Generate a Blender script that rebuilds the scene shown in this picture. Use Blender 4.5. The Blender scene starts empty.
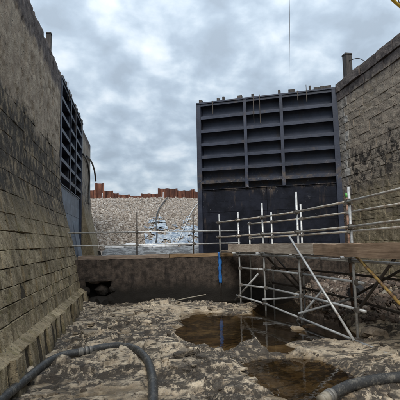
import bpy, bmesh, math, random
import numpy as np
from mathutils import Vector, Matrix, Quaternion
random.seed(7); RNG = np.random.default_rng(11)
S = bpy.context.scene
C = S.collection

# ------------------------------------------------------------------ camera
FPX = 400.0                                   # focal length in pixels of the 400 px wide photograph
YAW, PIT, ROLL = math.radians(9.2), math.radians(6.1), math.radians(1.1)
CAM = np.array([0, 0, 1.7])
fw = np.array([math.sin(YAW)*math.cos(PIT), math.cos(YAW)*math.cos(PIT), math.sin(PIT)])
rt0 = np.array([math.cos(YAW), -math.sin(YAW), 0]); up0 = np.cross(rt0, fw)
rt = rt0*math.cos(ROLL)-up0*math.sin(ROLL); up = up0*math.cos(ROLL)+rt0*math.sin(ROLL)
cd = bpy.data.cameras.new('camera'); cam = bpy.data.objects.new('camera', cd); C.objects.link(cam)
cd.sensor_width = 36; cd.lens = 36*FPX/400; cd.clip_start = .05; cd.clip_end = 2000
cam.matrix_world = Matrix(((rt[0], up[0], -fw[0], CAM[0]), (rt[1], up[1], -fw[1], CAM[1]), (rt[2], up[2], -fw[2], CAM[2]), (0, 0, 0, 1)))
S.camera = cam

def P(x, y, X=None, Y=None, Z=None):
    """point where the photograph's pixel (x, y) meets the plane X=, Y= or Z="""
    d = fw*FPX+rt*(x-200)+up*(200-y)
    k = (X-CAM[0])/d[0] if X is not None else (Y-CAM[1])/d[1] if Y is not None else (Z-CAM[2])/d[2]
    return Vector(CAM+d*k)

# ------------------------------------------------------------------ world: overcast sky, one soft sun
SUN_EL, SUN_AZ = math.radians(47), math.radians(192)       # azimuth clockwise from +Y
W = bpy.data.worlds.new('World'); S.world = W; W.use_nodes = True
wt = W.node_tree; wn = wt.nodes; wn.clear()
def wnode(t, **k):
    n = wn.new(t)
    for a, b in k.items(): setattr(n, a, b)
    return n
def wl(a, b): wt.links.new(a, b)
sky = wnode('ShaderNodeTexSky'); sky.sky_type = 'NISHITA'; sky.sun_disc = False
sky.sun_elevation = SUN_EL; sky.sun_rotation = SUN_AZ
tc = wnode('ShaderNodeTexCoord'); sep = wnode('ShaderNodeSeparateXYZ'); wl(tc.outputs['Generated'], sep.inputs[0])
def wm(op, a, b=None, c=None):
    n = wnode('ShaderNodeMath', operation=op)
    for i, v in enumerate((a, b, c)):
        if v is None: continue
        if isinstance(v, (int, float)): n.inputs[i].default_value = v
        else: wl(v, n.inputs[i])
    return n.outputs[0]
zc = wm('MAXIMUM', sep.outputs[2], 0.0)
den = wm('ADD', zc, 0.42)
cx = wm('DIVIDE', sep.outputs[0], den); cy = wm('DIVIDE', sep.outputs[1], den)
cv = wnode('ShaderNodeCombineXYZ'); wl(cx, cv.inputs[0]); wl(cy, cv.inputs[1])
n1 = wnode('ShaderNodeTexNoise'); n1.inputs['Scale'].default_value = 7.6; n1.inputs['Detail'].default_value = 7; n1.inputs['Roughness'].default_value = .5; n1.inputs['Distortion'].default_value = .15
n2 = wnode('ShaderNodeTexNoise'); n2.inputs['Scale'].default_value = 1.7; n2.inputs['Detail'].default_value = 4; n2.inputs['Roughness'].default_value = .5
wl(cv.outputs[0], n1.inputs['Vector']); wl(cv.outputs[0], n2.inputs['Vector'])
nn = wm('ADD', wm('MULTIPLY', n1.outputs[0], .72), wm('MULTIPLY', n2.outputs[0], .28))
cr = wnode('ShaderNodeValToRGB'); wl(nn, cr.inputs[0])
e = cr.color_ramp.elements
e[0].position = .38; e[0].color = (.255, .305, .36, 1); e[1].position = .67; e[1].color = (.58, .615, .64, 1)
for p, c in ((.455, (.295, .355, .42, 1)), (.515, (.355, .42, .485, 1)), (.57, (.44, .50, .555, 1))):
    k = e.new(p); k.color = c
bg_c = wnode('ShaderNodeBackground'); wl(cr.outputs[0], bg_c.inputs[0])
# an overcast dome is brighter overhead than at the horizon
wl(wm('ADD', .56, wm('MULTIPLY', zc, .95)), bg_c.inputs[1])
bg_s = wnode('ShaderNodeBackground'); wl(sky.outputs[0], bg_s.inputs[0]); bg_s.inputs[1].default_value = .08
mixw = wnode('ShaderNodeMixShader'); mixw.inputs[0].default_value = .9
wl(bg_s.outputs[0], mixw.inputs[1]); wl(bg_c.outputs[0], mixw.inputs[2])
wo = wnode('ShaderNodeOutputWorld'); wl(mixw.outputs[0], wo.inputs[0])
sd = bpy.data.lights.new('sun', 'SUN'); sd.energy = 1.5; sd.angle = math.radians(35); sd.color = (1, .955, .88)
sun = bpy.data.objects.new('sun', sd); C.objects.link(sun); sun.location = (0, -20, 40)
sdir = Vector((math.sin(SUN_AZ)*math.cos(SUN_EL), math.cos(SUN_AZ)*math.cos(SUN_EL), math.sin(SUN_EL)))
sun.rotation_euler = sdir.to_track_quat('Z', 'Y').to_euler()
S.view_settings.view_transform = 'Standard'; S.view_settings.look = 'None'
S.view_settings.exposure = 0.95; S.view_settings.gamma = 1

# ------------------------------------------------------------------ numpy noise
def _hash(ix, iy, s):
    v = np.sin(ix*127.1+iy*311.7+s*74.7)*43758.5453
    return v-np.floor(v)
def vnoise(x, y, s=0):
    ix, iy = np.floor(x), np.floor(y); fx, fy = x-ix, y-iy
    fx = fx*fx*fx*(fx*(fx*6-15)+10); fy = fy*fy*fy*(fy*(fy*6-15)+10)
    a, b = _hash(ix, iy, s), _hash(ix+1, iy, s); c, d = _hash(ix, iy+1, s), _hash(ix+1, iy+1, s)
    return (a+(b-a)*fx)*(1-fy)+(c+(d-c)*fx)*fy
def fbm(x, y, s=0, o=5, g=.5):
    t = 0; a = 1; n = 0
    for i in range(o):
        t = t+a*vnoise(x*2**i+i*17.3, y*2**i-i*9.1, s+i); n += a; a *= g
    return t/n
def cells(x, y, s=0, tilt=.5):
    """broken-rock facets: every cell its own height and slope; returns height, distance to the cell border"""
    ix, iy = np.floor(x), np.floor(y)
    b1 = np.full(x.shape, 9.); b2 = np.full(x.shape, 9.); h = np.zeros(x.shape)
    for dx in (-1, 0, 1):
        for dy in (-1, 0, 1):
            jx, jy = ix+dx, iy+dy
            px, py = jx+_hash(jx, jy, s), jy+_hash(jx, jy, s+5)
            d = np.hypot(x-px, y-py)
            hh = _hash(jx, jy, s+9)+tilt*((_hash(jx, jy, s+13)-.5)*(x-px)+(_hash(jx, jy, s+17)-.5)*(y-py))*2
            m = d < b1
            b2 = np.where(m, b1, np.minimum(b2, d)); h = np.where(m, hh, h); b1 = np.where(m, d, b1)
    return h, b2-b1
def sstep(a, b, v):
    t = np.clip((v-a)/(b-a), 0, 1); return t*t*(3-2*t)
def poly_sd(x, y, poly):
    """signed distance to a polygon, negative inside"""
    d = np.full(x.shape, 1e9); ins = np.zeros(x.shape, bool); n = len(poly)
    for i in range(n):
        ax, ay = poly[i][:2]; bx, by = poly[(i+1) % n][:2]
        ex, ey = bx-ax, by-ay; t = np.clip(((x-ax)*ex+(y-ay)*ey)/(ex*ex+ey*ey), 0, 1)
        d = np.minimum(d, np.hypot(x-ax-t*ex, y-ay-t*ey))
        c = ((ay > y) != (by > y)) & (x < (bx-ax)*(y-ay)/(by-ay+1e-12)+ax); ins ^= c
    return np.where(ins, -d, d)

# ------------------------------------------------------------------ materials
class NB:
    def __init__(s, name):
        s.m = bpy.data.materials.new(name); s.m.use_nodes = True; s.t = s.m.node_tree; s.t.nodes.clear()
        s.out = s.t.nodes.new('ShaderNodeOutputMaterial')
        s.pos = s.n('ShaderNodeNewGeometry').outputs['Position']
    def n(s, t, **k):
        x = s.t.nodes.new(t)
        for a, b in k.items(): setattr(x, a, b)
        return x
    def put(s, v, i):
        if isinstance(v, bpy.types.NodeSocket): s.t.links.new(v, i)
        elif isinstance(v, (tuple, list)) and len(v) == 3 and i.type == 'RGBA': i.default_value = (*v, 1)
        else: i.default_value = v
    def math(s, op, a, b=0., c=0.):
        x = s.n('ShaderNodeMath', operation=op)
        for i, v in enumerate((a, b, c)): s.put(v, x.inputs[i])
        return x.outputs[0]
    def noise(s, sc, det=5, ro=.55, vec=None, st=(1, 1, 1), dist=0., off=(0, 0, 0)):
        mp = s.n('ShaderNodeMapping'); s.put(vec or s.pos, mp.inputs[0]); mp.inputs['Scale'].default_value = st; mp.inputs['Location'].default_value = off
        x = s.n('ShaderNodeTexNoise'); s.put(mp.outputs[0], x.inputs['Vector'])
        x.inputs['Scale'].default_value = sc; x.inputs['Detail'].default_value = det; x.inputs['Roughness'].default_value = ro; x.inputs['Distortion'].default_value = dist
        return x.outputs[0]
    def vor(s, sc, feat='F1', st=(1, 1, 1), out='Distance'):
        mp = s.n('ShaderNodeMapping'); s.put(s.pos, mp.inputs[0]); mp.inputs['Scale'].default_value = st
        x = s.n('ShaderNodeTexVoronoi', feature=feat); s.put(mp.outputs[0], x.inputs['Vector']); x.inputs['Scale'].default_value = sc
        return x.outputs[out]
    def ramp(s, v, a, b):                                   # smooth 0..1
        x = s.n('ShaderNodeMapRange', interpolation_type='SMOOTHSTEP'); s.put(v, x.inputs[0]); x.inputs[1].default_value = a; x.inputs[2].default_value = b
        return x.outputs[0]
    def mix(s, f, a, b, mode='MIX'):
        x = s.n('ShaderNodeMix', data_type='RGBA', blend_type=mode); s.put(f, x.inputs[0]); s.put(a, x.inputs[6]); s.put(b, x.inputs[7])
        return x.outputs[2]
    def xyz(s):
        x = s.n('ShaderNodeSeparateXYZ'); s.put(s.pos, x.inputs[0]); return x.outputs
    def rnd(s): return s.n('ShaderNodeObjectInfo').outputs['Random']
    def isl(s): return s.n('ShaderNodeNewGeometry').outputs['Random Per Island']
    def hsv(s, c, v):
        x = s.n('ShaderNodeHueSaturation'); s.put(c, x.inputs['Color']); s.put(v, x.inputs['Value']); return x.outputs[0]
    def bump(s, h, d, st=1., nrm=None):
        x = s.n('ShaderNodeBump'); s.put(h, x.inputs['Height']); x.inputs['Distance'].default_value = d; x.inputs['Strength'].default_value = st
        if nrm: s.put(nrm, x.inputs['Normal'])
        return x.outputs[0]
    def end(s, col, rough=.8, nrm=None, metal=0., spec=.4):
        p = s.n('ShaderNodeBsdfPrincipled'); s.put(col, p.inputs['Base Color']); s.put(rough, p.inputs['Roughness']); s.put(metal, p.inputs['Metallic']); p.inputs['Specular IOR Level'].default_value = spec
        if nrm: s.put(nrm, p.inputs['Normal'])
        s.t.links.new(p.outputs[0], s.out.inputs[0]); return s.m

def wall_material(name, side):
    b = NB(name); x = b.xyz(); z = x[2]
    big = b.noise(1.1, 6, .6); mid = b.noise(4.5, 6, .65); fine = b.noise(22, 5, .7)
    streak = b.noise(5.0, 6, .68, st=(1, 1, .30)); rk = b.noise(60, 3, .6)
    pits = b.vor(26)
    tan = b.mix(b.ramp(mid, .3, .72), (.25, .19, .135), (.46, .38, .285))
    tan = b.mix(b.math('MULTIPLY', b.ramp(streak, .55, .68), .5), tan, (.13, .105, .08))
    if side == 'right': tan = b.mix(.35, tan, b.mix(b.ramp(fine, .4, .6), (.20, .17, .145), (.40, .35, .30)))
    olive = b.mix(b.ramp(streak, .34, .66), (.165, .125, .062), (.43, .35, .225))
    olive = b.mix(b.math('MULTIPLY', b.ramp(mid, .52, .68), .6), olive, (.16, .142, .045))
    olive = b.mix(b.math('MULTIPLY', b.ramp(fine, .56, .68), .6), olive, (.08, .07, .045))
    dark = b.mix(b.ramp(b.noise(7.0, 7, .72, st=(1, 1, .55)), .47, .60), (.030, .024, .017), (.27, .21, .135))
    zz = b.math('ADD', z, b.math('MULTIPLY', b.math('SUBTRACT', big, .5), 1.5))
    zz = b.math('ADD', zz, b.math('MULTIPLY', b.math('SUBTRACT', streak, .5), 1.7))
    if side == 'left':
        c = b.mix(b.ramp(zz, 1.9, 2.9), olive, dark)
        c = b.mix(b.ramp(zz, 4.2, 4.6), c, tan)
    else:
        blot = b.math('MULTIPLY', b.ramp(zz, 3.1, 3.7), b.math('SUBTRACT', 1, b.ramp(zz, 4.3, 4.9)))
        blot = b.math('MULTIPLY', blot, b.ramp(b.noise(4.2, 7, .74, off=(3, 1, 0)), .48, .54))
        c = b.mix(b.ramp(zz, 2.8, 3.9), b.mix(.2, olive, (.12, .10, .072)), tan)
        c = b.mix(blot, c, (.025, .02, .017))
        lm = b.math('MULTIPLY', b.ramp(x[1], 11.5, 12.1), b.ramp(b.noise(2.2, 5, .6, st=(1, 1, .25)), .46, .62))
        c = b.mix(b.math('MULTIPLY', b.math('MULTIPLY', lm, b.ramp(z, 3.2, 4.5)), .55), c, (.50, .48, .44))
    c = b.mix(.10, c, (.26, .21, .165))
    cop = b.mix(b.ramp(mid, .35, .65), (.07, .055, .052), (.17, .14, .125))
    c = b.mix(b.ramp(b.math('ADD', z, b.math('MULTIPLY', b.math('SUBTRACT', streak, .5), 1.1)), 6.25, 6.55), c, cop)
    wet = b.math('SUBTRACT', 1, b.ramp(b.math('ADD', z, b.math('MULTIPLY', mid, .35)), .12, .42))
    c = b.mix(b.math('MULTIPLY', wet, .7), c, (.045, .04, .028))
    c = b.mix(b.ramp(fine, .34, .43), (.06, .05, .04), c)
    c = b.hsv(c, b.math('ADD', .74 if side == 'left' else .84, b.math('MULTIPLY', b.rnd(), .42 if side == 'left' else .22)))
    h = b.math('ADD', b.math('MULTIPLY', mid, .7), b.math('MULTIPLY', fine, .55))
    h = b.math('ADD', h, b.math('MULTIPLY', rk, .16))
    h = b.math('ADD', h, b.math('MULTIPLY', b.ramp(pits, .08, .3), .12))
    return b.end(c, .9, b.bump(h, .042, 1.))
M = {}
M['wall_left'] = wall_material('rough tidal wall stone', 'left')
M['wall_right'] = wall_material('coursed wall stone', 'right')
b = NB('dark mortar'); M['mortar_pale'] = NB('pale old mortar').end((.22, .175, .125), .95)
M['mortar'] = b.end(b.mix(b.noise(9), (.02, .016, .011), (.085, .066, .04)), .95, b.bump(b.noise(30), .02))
b = NB('pale quoin granite'); z = b.xyz()[2]
c = b.mix(b.ramp(b.noise(5, 6, .65), .35, .65), (.17, .145, .12), (.36, .325, .285))
c = b.mix(b.math('MULTIPLY', b.ramp(b.noise(3, 5, .6, st=(1, 1, .3)), .5, .62), .6), c, (.55, .53, .5))
c = b.mix(b.math('SUBTRACT', 1, b.ramp(z, 2.3, 3.9)), c, b.mix(b.noise(6), (.06, .04, .03), (.19, .13, .09)))
M['quoin'] = b.end(c, .85, b.bump(b.noise(18, 6, .7), .03))

def paint(name, c0, c1, rough=.45, scuff=.0, spec=.4):
    b = NB(name); f = b.noise(2.2, 6, .65); st = b.noise(3, 6, .7, st=(1, 1, .18))
    c = b.mix(b.ramp(f, .35, .65), c0, c1)
    c = b.mix(b.math('MULTIPLY', b.ramp(st, .58, .72), .55), c, (.085, .065, .052))
    c = b.mix(b.math('MULTIPLY', b.ramp(b.noise(7, 7, .75), .63, .70), .5+scuff), c, (.17, .17, .18))
    zz = b.math('ADD', b.xyz()[2], b.math('MULTIPLY', b.math('SUBTRACT', st, .5), 1.2))
    silt = b.math('MULTIPLY', b.ramp(zz, 3.45, 3.75), b.math('SUBTRACT', 1, b.ramp(zz, 4.05, 4.45)))       # old water line
    c = b.mix(b.math('MULTIPLY', b.math('MULTIPLY', silt, b.ramp(b.noise(4, 6, .7), .42, .6)), .7), c, (.11, .085, .065))
    c = b.mix(b.math('MULTIPLY', b.math('MULTIPLY', silt, b.ramp(b.noise(9, 6, .75), .58, .66)), .6), c, (.34, .34, .34))
    c = b.hsv(c, b.math('ADD', .82, b.math('MULTIPLY', b.rnd(), .36)))
    return b.end(c, b.math('ADD', rough-.1, b.math('MULTIPLY', f, .3)), b.bump(b.noise(14, 5, .6), .004), spec=spec)
M['gate'] = paint('navy black gate paint', (.020, .025, .042), (.034, .042, .068))
M['gate_low'] = paint('black tarred gate cladding', (.005, .006, .010), (.014, .016, .025), .62, .0, .14)
M['gate_skin_lit'] = paint('lit gate skin paint', (.048, .059, .093), (.080, .095, .142), .5)  # gate paint lightened so the skin looks lit between the girders
M['gate_grey'] = paint('blue grey cladding', (.09, .11, .14), (.17, .20, .24), .5)

b = NB('wet dark concrete'); z = b.xyz()[2]
st = b.noise(2.6, 6, .68, st=(1, 1, .4)); md = b.noise(6, 6, .7)
c = b.mix(b.ramp(md, .35, .68), (.026, .021, .018), (.088, .068, .055))
c = b.mix(b.math('MULTIPLY', b.ramp(st, .58, .70), .55), c, (.115, .09, .072))
c = b.mix(b.math('MULTIPLY', b.ramp(b.noise(3.5, 6, .7, st=(1, 1, .14)), .55, .66), .8), c, (.012, .010, .009))
c = b.mix(b.math('SUBTRACT', 1, b.ramp(b.math('ADD', z, b.math('MULTIPLY', st, .5)), .55, .95)), c, (.016, .014, .012))
M['sill'] = b.end(c, .88, b.bump(b.math('ADD', md, b.noise(30, 4)), .012), spec=.2)

def timber(name, c0, c1, st):
    b = NB(name); g = b.noise(2.2, 7, .72, st=st, dist=.15); f = b.noise(1.3, 5)
    c = b.mix(b.ramp(g, .35, .66), c0, c1); c = b.mix(b.math('MULTIPLY', b.ramp(f, .5, .66), .5), c, tuple(v*.45 for v in c0))
    c = b.hsv(c, b.math('ADD', .8, b.math('MULTIPLY', b.rnd(), .4)))
    return b.end(c, .8, b.bump(g, .004))
M['board_grey'] = timber('weathered grey board', (.26, .21, .165), (.44, .38, .315), (9, .5, 14))
M['board_brown'] = timber('brown board', (.19, .125, .08), (.35, .245, .165), (9, .5, 14))
M['beam_grey'] = timber('grey brown timber', (.15, .11, .085), (.31, .245, .195), (1, 9, 12))
M['beam_orange'] = timber('orange brown timber', (.17, .105, .052), (.34, .23, .13), (1, 9, 12))
M['post_wood'] = timber('dark tarred wood', (.03, .027, .025), (.08, .07, .065), (8, 8, 1))

b = NB('galvanised tube'); f = b.noise(7, 6, .7)
c = b.mix(b.ramp(f, .35, .65), (.38, .385, .385), (.62, .63, .625))
c = b.mix(b.math('MULTIPLY', b.ramp(b.noise(4.5, 6, .7, off=(4, 0, 0)), .56, .68), .8), c, (.19, .13, .085))
c = b.hsv(c, b.math('ADD', .72, b.math('MULTIPLY', b.rnd(), .45)))
M['tube'] = b.end(c, .42, b.bump(b.noise(40), .004), metal=.25)
b = NB('dull dark tube'); c = b.mix(b.noise(6), (.045, .04, .036), (.12, .10, .085)); M['tube_dark'] = b.end(c, .6, metal=.3)
b = NB('pale handrail tube'); c = b.mix(b.ramp(b.noise(6, 6, .7), .38, .66), (.47, .45, .40), (.29, .22, .16)); M['tube_pale'] = b.end(c, .5, metal=.25)
b = NB('yellow rusty tube'); c = b.mix(b.ramp(b.noise(9, 6, .7), .42, .58), (.36, .23, .055), (.13, .075, .04)); M['tube_yellow'] = b.end(c, .6)
b = NB('rusty tube'); c = b.mix(b.ramp(b.noise(9, 6, .7), .4, .6), (.28, .17, .12), (.12, .07, .05)); M['tube_rust'] = b.end(c, .75)
b = NB('coupler steel'); c = b.mix(b.noise(30), (.08, .075, .07), (.24, .215, .19)); M['coupler'] = b.end(c, .55, metal=.6)
b = NB('green cap'); M['green'] = b.end((.10, .36, .08), .5)

b = NB('bedrock'); z = b.xyz()[2]
bg = b.noise(1.0, 6, .62); md = b.noise(5.5, 7, .68, dist=.4); fn = b.noise(26, 6, .7); sp = b.noise(80, 3, .6)
lam = b.noise(4.0, 6, .66, st=(.55, 1.6, 3.0), dist=.6)
c = b.mix(b.ramp(md, .30, .66), (.29, .225, .155), (.54, .45, .33))
c = b.mix(b.math('MULTIPLY', b.ramp(bg, .44, .58), .3), c, (.33, .28, .215))
c = b.mix(b.math('MULTIPLY', b.ramp(lam, .515, .59), .88), c, (.042, .036, .03))
c = b.mix(b.math('MULTIPLY', b.ramp(fn, .55, .66), .7), c, (.055, .047, .038))
c = b.mix(b.math('MULTIPLY', b.ramp(sp, .60, .68), .5), c, (.50, .47, .42))
hs = b.n('ShaderNodeAttribute', attribute_name='tone')
c = b.hsv(c, b.math('ADD', .64, b.math('MULTIPLY', hs.outputs['Fac'], .86)))
zw = b.math('ADD', z, b.math('MULTIPLY', b.math('SUBTRACT', b.noise(2.2, 5, .6), .5), .22))
wet = b.math('SUBTRACT', 1, b.ramp(zw, -.05, .03))
silt = b.mix(b.ramp(md, .35, .65), (.17, .12, .065), (.30, .23, .145)); silt = b.mix(b.ramp(z, -.085, -.16), silt, (.035, .026, .017))  # silt colour darkens with depth, standing in for light absorbed by the water
c = b.mix(b.math('MULTIPLY', wet, .9), c, silt)
sl = b.n('ShaderNodeAttribute', attribute_name='slime')
c = b.mix(b.math('MULTIPLY', b.math('MULTIPLY', sl.outputs['Fac'], b.math('MULTIPLY', b.ramp(md, .28, .46), b.math('SUBTRACT', 1, b.math('MULTIPLY', b.ramp(b.noise(11, 6, .7, off=(5, 5, 0)), .50, .60), .85)))), .93), c, b.mix(fn, (.016, .013, .011), (.060, .048, .037)))
wsh = b.ramp(b.noise(.9, 5, .6, off=(7, 2, 0)), .47, .60)
rough = b.math('SUBTRACT', .85, b.math('MULTIPLY', b.math('MAXIMUM', wet, b.math('MAXIMUM', b.math('MULTIPLY', wsh, .5), b.math('MULTIPLY', sl.outputs['Fac'], .35))), .55))
h = b.math('ADD', b.math('MULTIPLY', md, .8), b.math('ADD', b.math('MULTIPLY', fn, .5), b.math('MULTIPLY', sp, .12)))
M['rock'] = b.end(c, rough, b.bump(h, .05, 1.), spec=.45)

b = NB('peaty water')
fr = b.n('ShaderNodeFresnel'); fr.inputs['IOR'].default_value = 1.38
bp = b.bump(b.noise(7, 3, .5), .004, .5); b.put(bp, fr.inputs['Normal'])
tr = b.n('ShaderNodeBsdfTransparent'); b.put(b.mix(b.ramp(b.noise(1.2, 4), .4, .6), (.74, .65, .49), (.52, .44, .32)), tr.inputs[0])
gl = b.n('ShaderNodeBsdfGlossy'); gl.inputs['Roughness'].default_value = .025; gl.inputs[0].default_value = (.95, .95, .95, 1); b.put(bp, gl.inputs['Normal'])
mx = b.n('ShaderNodeMixShader'); b.put(fr.outputs[0], mx.inputs[0]); b.put(tr.outputs[0], mx.inputs[1]); b.put(gl.outputs[0], mx.inputs[2])
b.put(mx.outputs[0], b.out.inputs[0]); M['water'] = b.m

b = NB('muddy rubber hose'); f = b.noise(11, 6, .7)
c = b.mix(b.ramp(b.math('ADD', b.math('MULTIPLY', f, .7), b.math('MULTIPLY', b.noise(45, 4), .3)), .47, .68), (.034, .035, .036), (.15, .14, .12)); M['hose'] = b.end(c, .48, b.bump(b.noise(40), .006))
b = NB('steel hose clamp'); M['clamp'] = b.end(b.mix(b.noise(20), (.10, .095, .088), (.27, .26, .24)), .55, metal=.4)
b = NB('pale hose end'); M['hose_end'] = b.end(b.mix(b.noise(15), (.17, .15, .115), (.32, .29, .235)), .6)
b = NB('black rubber'); M['black'] = b.end(b.mix(b.noise(9), (.012, .012, .013), (.035, .034, .034)), .5)
b = NB('rusty sheet pile'); st = b.noise(3, 6, .7, st=(1, 1, .3))
c = b.mix(b.ramp(st, .38, .62), (.062, .024, .017), (.165, .066, .04)); M['rust'] = b.end(b.hsv(c, b.math('ADD', .75, b.math('MULTIPLY', b.rnd(), .5))), .85, b.bump(b.noise(20), .01))
b = NB('bank stone'); i = b.isl()
cr_ = b.n('ShaderNodeValToRGB'); b.put(i, cr_.inputs[0]); e = cr_.color_ramp.elements
e[0].color = (.13, .105, .085, 1); e[1].color = (.56, .52, .47, 1)
for p, cc in ((.25, (.23, .19, .155, 1)), (.5, (.33, .28, .23, 1)), (.75, (.28, .26, .24, 1))):
    k = e.new(p); k.color = cc
M['bank'] = b.end(b.mix(b.math('MULTIPLY', b.noise(8, 5), .4), cr_.outputs[0], (.22, .19, .165)), .9, b.bump(b.noise(14), .03))
b = NB('bank earth'); M['earth'] = b.end(b.mix(b.noise(3, 6, .7), (.07, .055, .045), (.19, .155, .125)), .95, b.bump(b.noise(9, 6), .1))
b = NB('rubble'); i = b.isl(); c = b.mix(b.ramp(i, 0, 1), (.045, .034, .028), (.19, .14, .11)); c = b.mix(b.ramp(i, .90, .96), c, (.42, .37, .32))
M['rubble'] = b.end(b.mix(b.math('MULTIPLY', b.noise(16, 5), .6), c, (.09, .07, .055)), .85, b.bump(b.noise(25), .02))
b = NB('loose rock'); i = b.isl(); c = b.mix(b.ramp(i, .1, .9), (.05, .04, .031), (.26, .21, .155))
M['rubble_pale'] = b.end(b.mix(b.math('MULTIPLY', b.ramp(b.noise(16, 5, .7), .45, .6), .6), c, (.09, .07, .055)), .85, b.bump(b.noise(30, 5), .012))
b = NB('crumpled plastic'); f = b.noise(4.2, 6, .7); c = b.mix(b.ramp(f, .45, .56), (.34, .385, .43), (.14, .185, .25)); c = b.mix(b.ramp(b.noise(5.5, 6, .7, off=(2, 2, 2)), .55, .62), c, (.52, .545, .57))
M['plastic'] = b.end(c, .38, b.bump(b.noise(7, 5, .7), .05))
b = NB('white bag weave'); M['bag'] = b.end(b.mix(b.noise(8, 6), (.40, .41, .43), (.68, .69, .70)), .7, b.bump(b.noise(6, 5), .06))
b = NB('grey membrane'); M['membrane'] = b.end(b.mix(b.ramp(b.noise(3.5, 6, .7), .44, .58), (.09, .092, .095), (.22, .23, .238)), .9, b.bump(b.noise(9, 6), .03), spec=.1)
b = NB('blue layflat hose'); M['blue'] = b.end(b.mix(b.ramp(b.noise(12, 5), .35, .65), (.012, .075, .26), (.03, .16, .44)), .45)
b = NB('yellow crane paint'); M['yellow'] = b.end(b.mix(b.noise(5, 5), (.50, .29, .02), (.66, .42, .04)), .45)
b = NB('steel cable'); M['cable'] = b.end((.05, .05, .055), .5, metal=.5)
b = NB('quay ground'); M['quay'] = b.end(b.mix(b.ramp(b.noise(1.5, 7, .7), .4, .6), (.10, .09, .075), (.20, .185, .16)), .9, b.bump(b.noise(12), .04))

# ------------------------------------------------------------------ mesh helpers
def mesh_obj(name, v, f, mat, parent=None, smooth=False, loc=None):
    me = bpy.data.meshes.new(name); me.from_pydata([tuple(p) for p in v], [], f); me.materials.append(M[mat] if isinstance(mat, str) else mat)
    if smooth: me.polygons.foreach_set('use_smooth', [True]*len(me.polygons))
    me.update(); return link(name, me, parent, loc)
def link(name, me, parent=None, loc=None):
    o = bpy.data.objects.new(name, me); C.objects.link(o)
    if parent is not None:
        o.parent = parent; o.matrix_parent_inverse = Matrix.Translation(parent.location).inverted() if parent.parent is None else (parent.parent_world.inverted() if hasattr(parent, 'parent_world') else Matrix())
    if loc is not None: o.location = loc
    return o
def thing(name, label, cat, loc=(0, 0, 0), group=None):
    o = bpy.data.objects.new(name, None); C.objects.link(o); o.location = loc; o.empty_display_size = .1
    o['label'] = label; o['category'] = cat
    if group: o['group'] = group
    return o
def tag(o, label, cat, group=None):
    o['label'] = label; o['category'] = cat
    if group: o['group'] = group
    return o
class MB:
    def __init__(s): s.v = []; s.f = []
    def box(s, lo, hi):
        n = len(s.v); (a, b_, c), (d, e_, f) = lo, hi
        s.v += [(a, b_, c), (d, b_, c), (d, e_, c), (a, e_, c), (a, b_, f), (d, b_, f), (d, e_, f), (a, e_, f)]
        s.f += [tuple(n+i for i in q) for q in ((3, 2, 1, 0), (4, 5, 6, 7), (0, 1, 5, 4), (1, 2, 6, 5), (2, 3, 7, 6), (3, 0, 4, 7))]; return s
    def obox(s, c, ax, ay, az, hx, hy, hz):
        """oriented box: centre, unit axes, half sizes"""
        n = len(s.v); c, ax, ay, az = map(Vector, (c, ax, ay, az))
        for sz in (-1, 1):
            for sx, sy in ((-1, -1), (1, -1), (1, 1), (-1, 1)): s.v.append(tuple(c+ax*hx*sx+ay*hy*sy+az*hz*sz))
        s.f += [tuple(n+i for i in q) for q in ((3, 2, 1, 0), (4, 5, 6, 7), (0, 1, 5, 4), (1, 2, 6, 5), (2, 3, 7, 6), (3, 0, 4, 7))]; return s
    def beam(s, p, q, w, h, upv=(0, 0, 1)):
        p, q = Vector(p), Vector(q); a = (q-p).normalized(); side = a.cross(Vector(upv)).normalized(); u = side.cross(a)
        return s.obox((p+q)/2, a, side, u, (q-p).length/2, w/2, h/2)
    def tube(s, pts, r, n=10, cap=True):
        pts = [Vector(p) for p in pts]; k0 = len(s.v); prev = None
        rr = r if callable(r) else (lambda t: r)
        for i, p in enumerate(pts):
            t = (pts[min(i+1, len(pts)-1)]-pts[max(i-1, 0)]).normalized()
            if prev is None:
                u = t.orthogonal().normalized()
            else:
                u = (prev-t*prev.dot(t)).normalized()
            prev = u; w = t.cross(u); ra = rr(i/(len(pts)-1))
            for j in range(n):
                a = 2*math.pi*j/n; s.v.append(tuple(p+(u*math.cos(a)+w*math.sin(a))*ra))
        for i in range(len(pts)-1):
            for j in range(n):
                a = k0+i*n+j; b_ = k0+i*n+(j+1) % n; s.f.append((a, b_, b_+n, a+n))
        if cap:
            s.f.append(tuple(k0+j for j in reversed(range(n)))); s.f.append(tuple(k0+(len(pts)-1)*n+j for j in range(n)))
        return s
    def build(s, name, mat, parent=None, smooth=False): return mesh_obj(name, s.v, s.f, mat, parent, smooth)
def smooth_path(pts, n=12):
    pts = [Vector(p) for p in pts]; q = [pts[0]*2-pts[1]]+pts+[pts[-1]*2-pts[-2]]; out = []
    for i in range(1, len(q)-2):
        for k in range(n):
            t = k/n; a, b_, c, d = q[i-1:i+3]
            out.append(.5*((2*b_)+(-a+c)*t+(2*a-5*b_+4*c-d)*t*t+(-a+3*b_-3*c+d)*t**3))
    return out+[pts[-1]]
def grid(name, fn, us, vs, mat, parent=None, flip=False):
    v = [fn(u, w) for w in vs for u in us]; nu = len(us)
    f = [(j*nu+i, j*nu+i+1, (j+1)*nu+i+1, (j+1)*nu+i) for j in range(len(vs)-1) for i in range(nu-1)]
    if flip: f = [q[::-1] for q in f]
    return mesh_obj(name, v, f, mat, parent, True)
ICO = None
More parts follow.
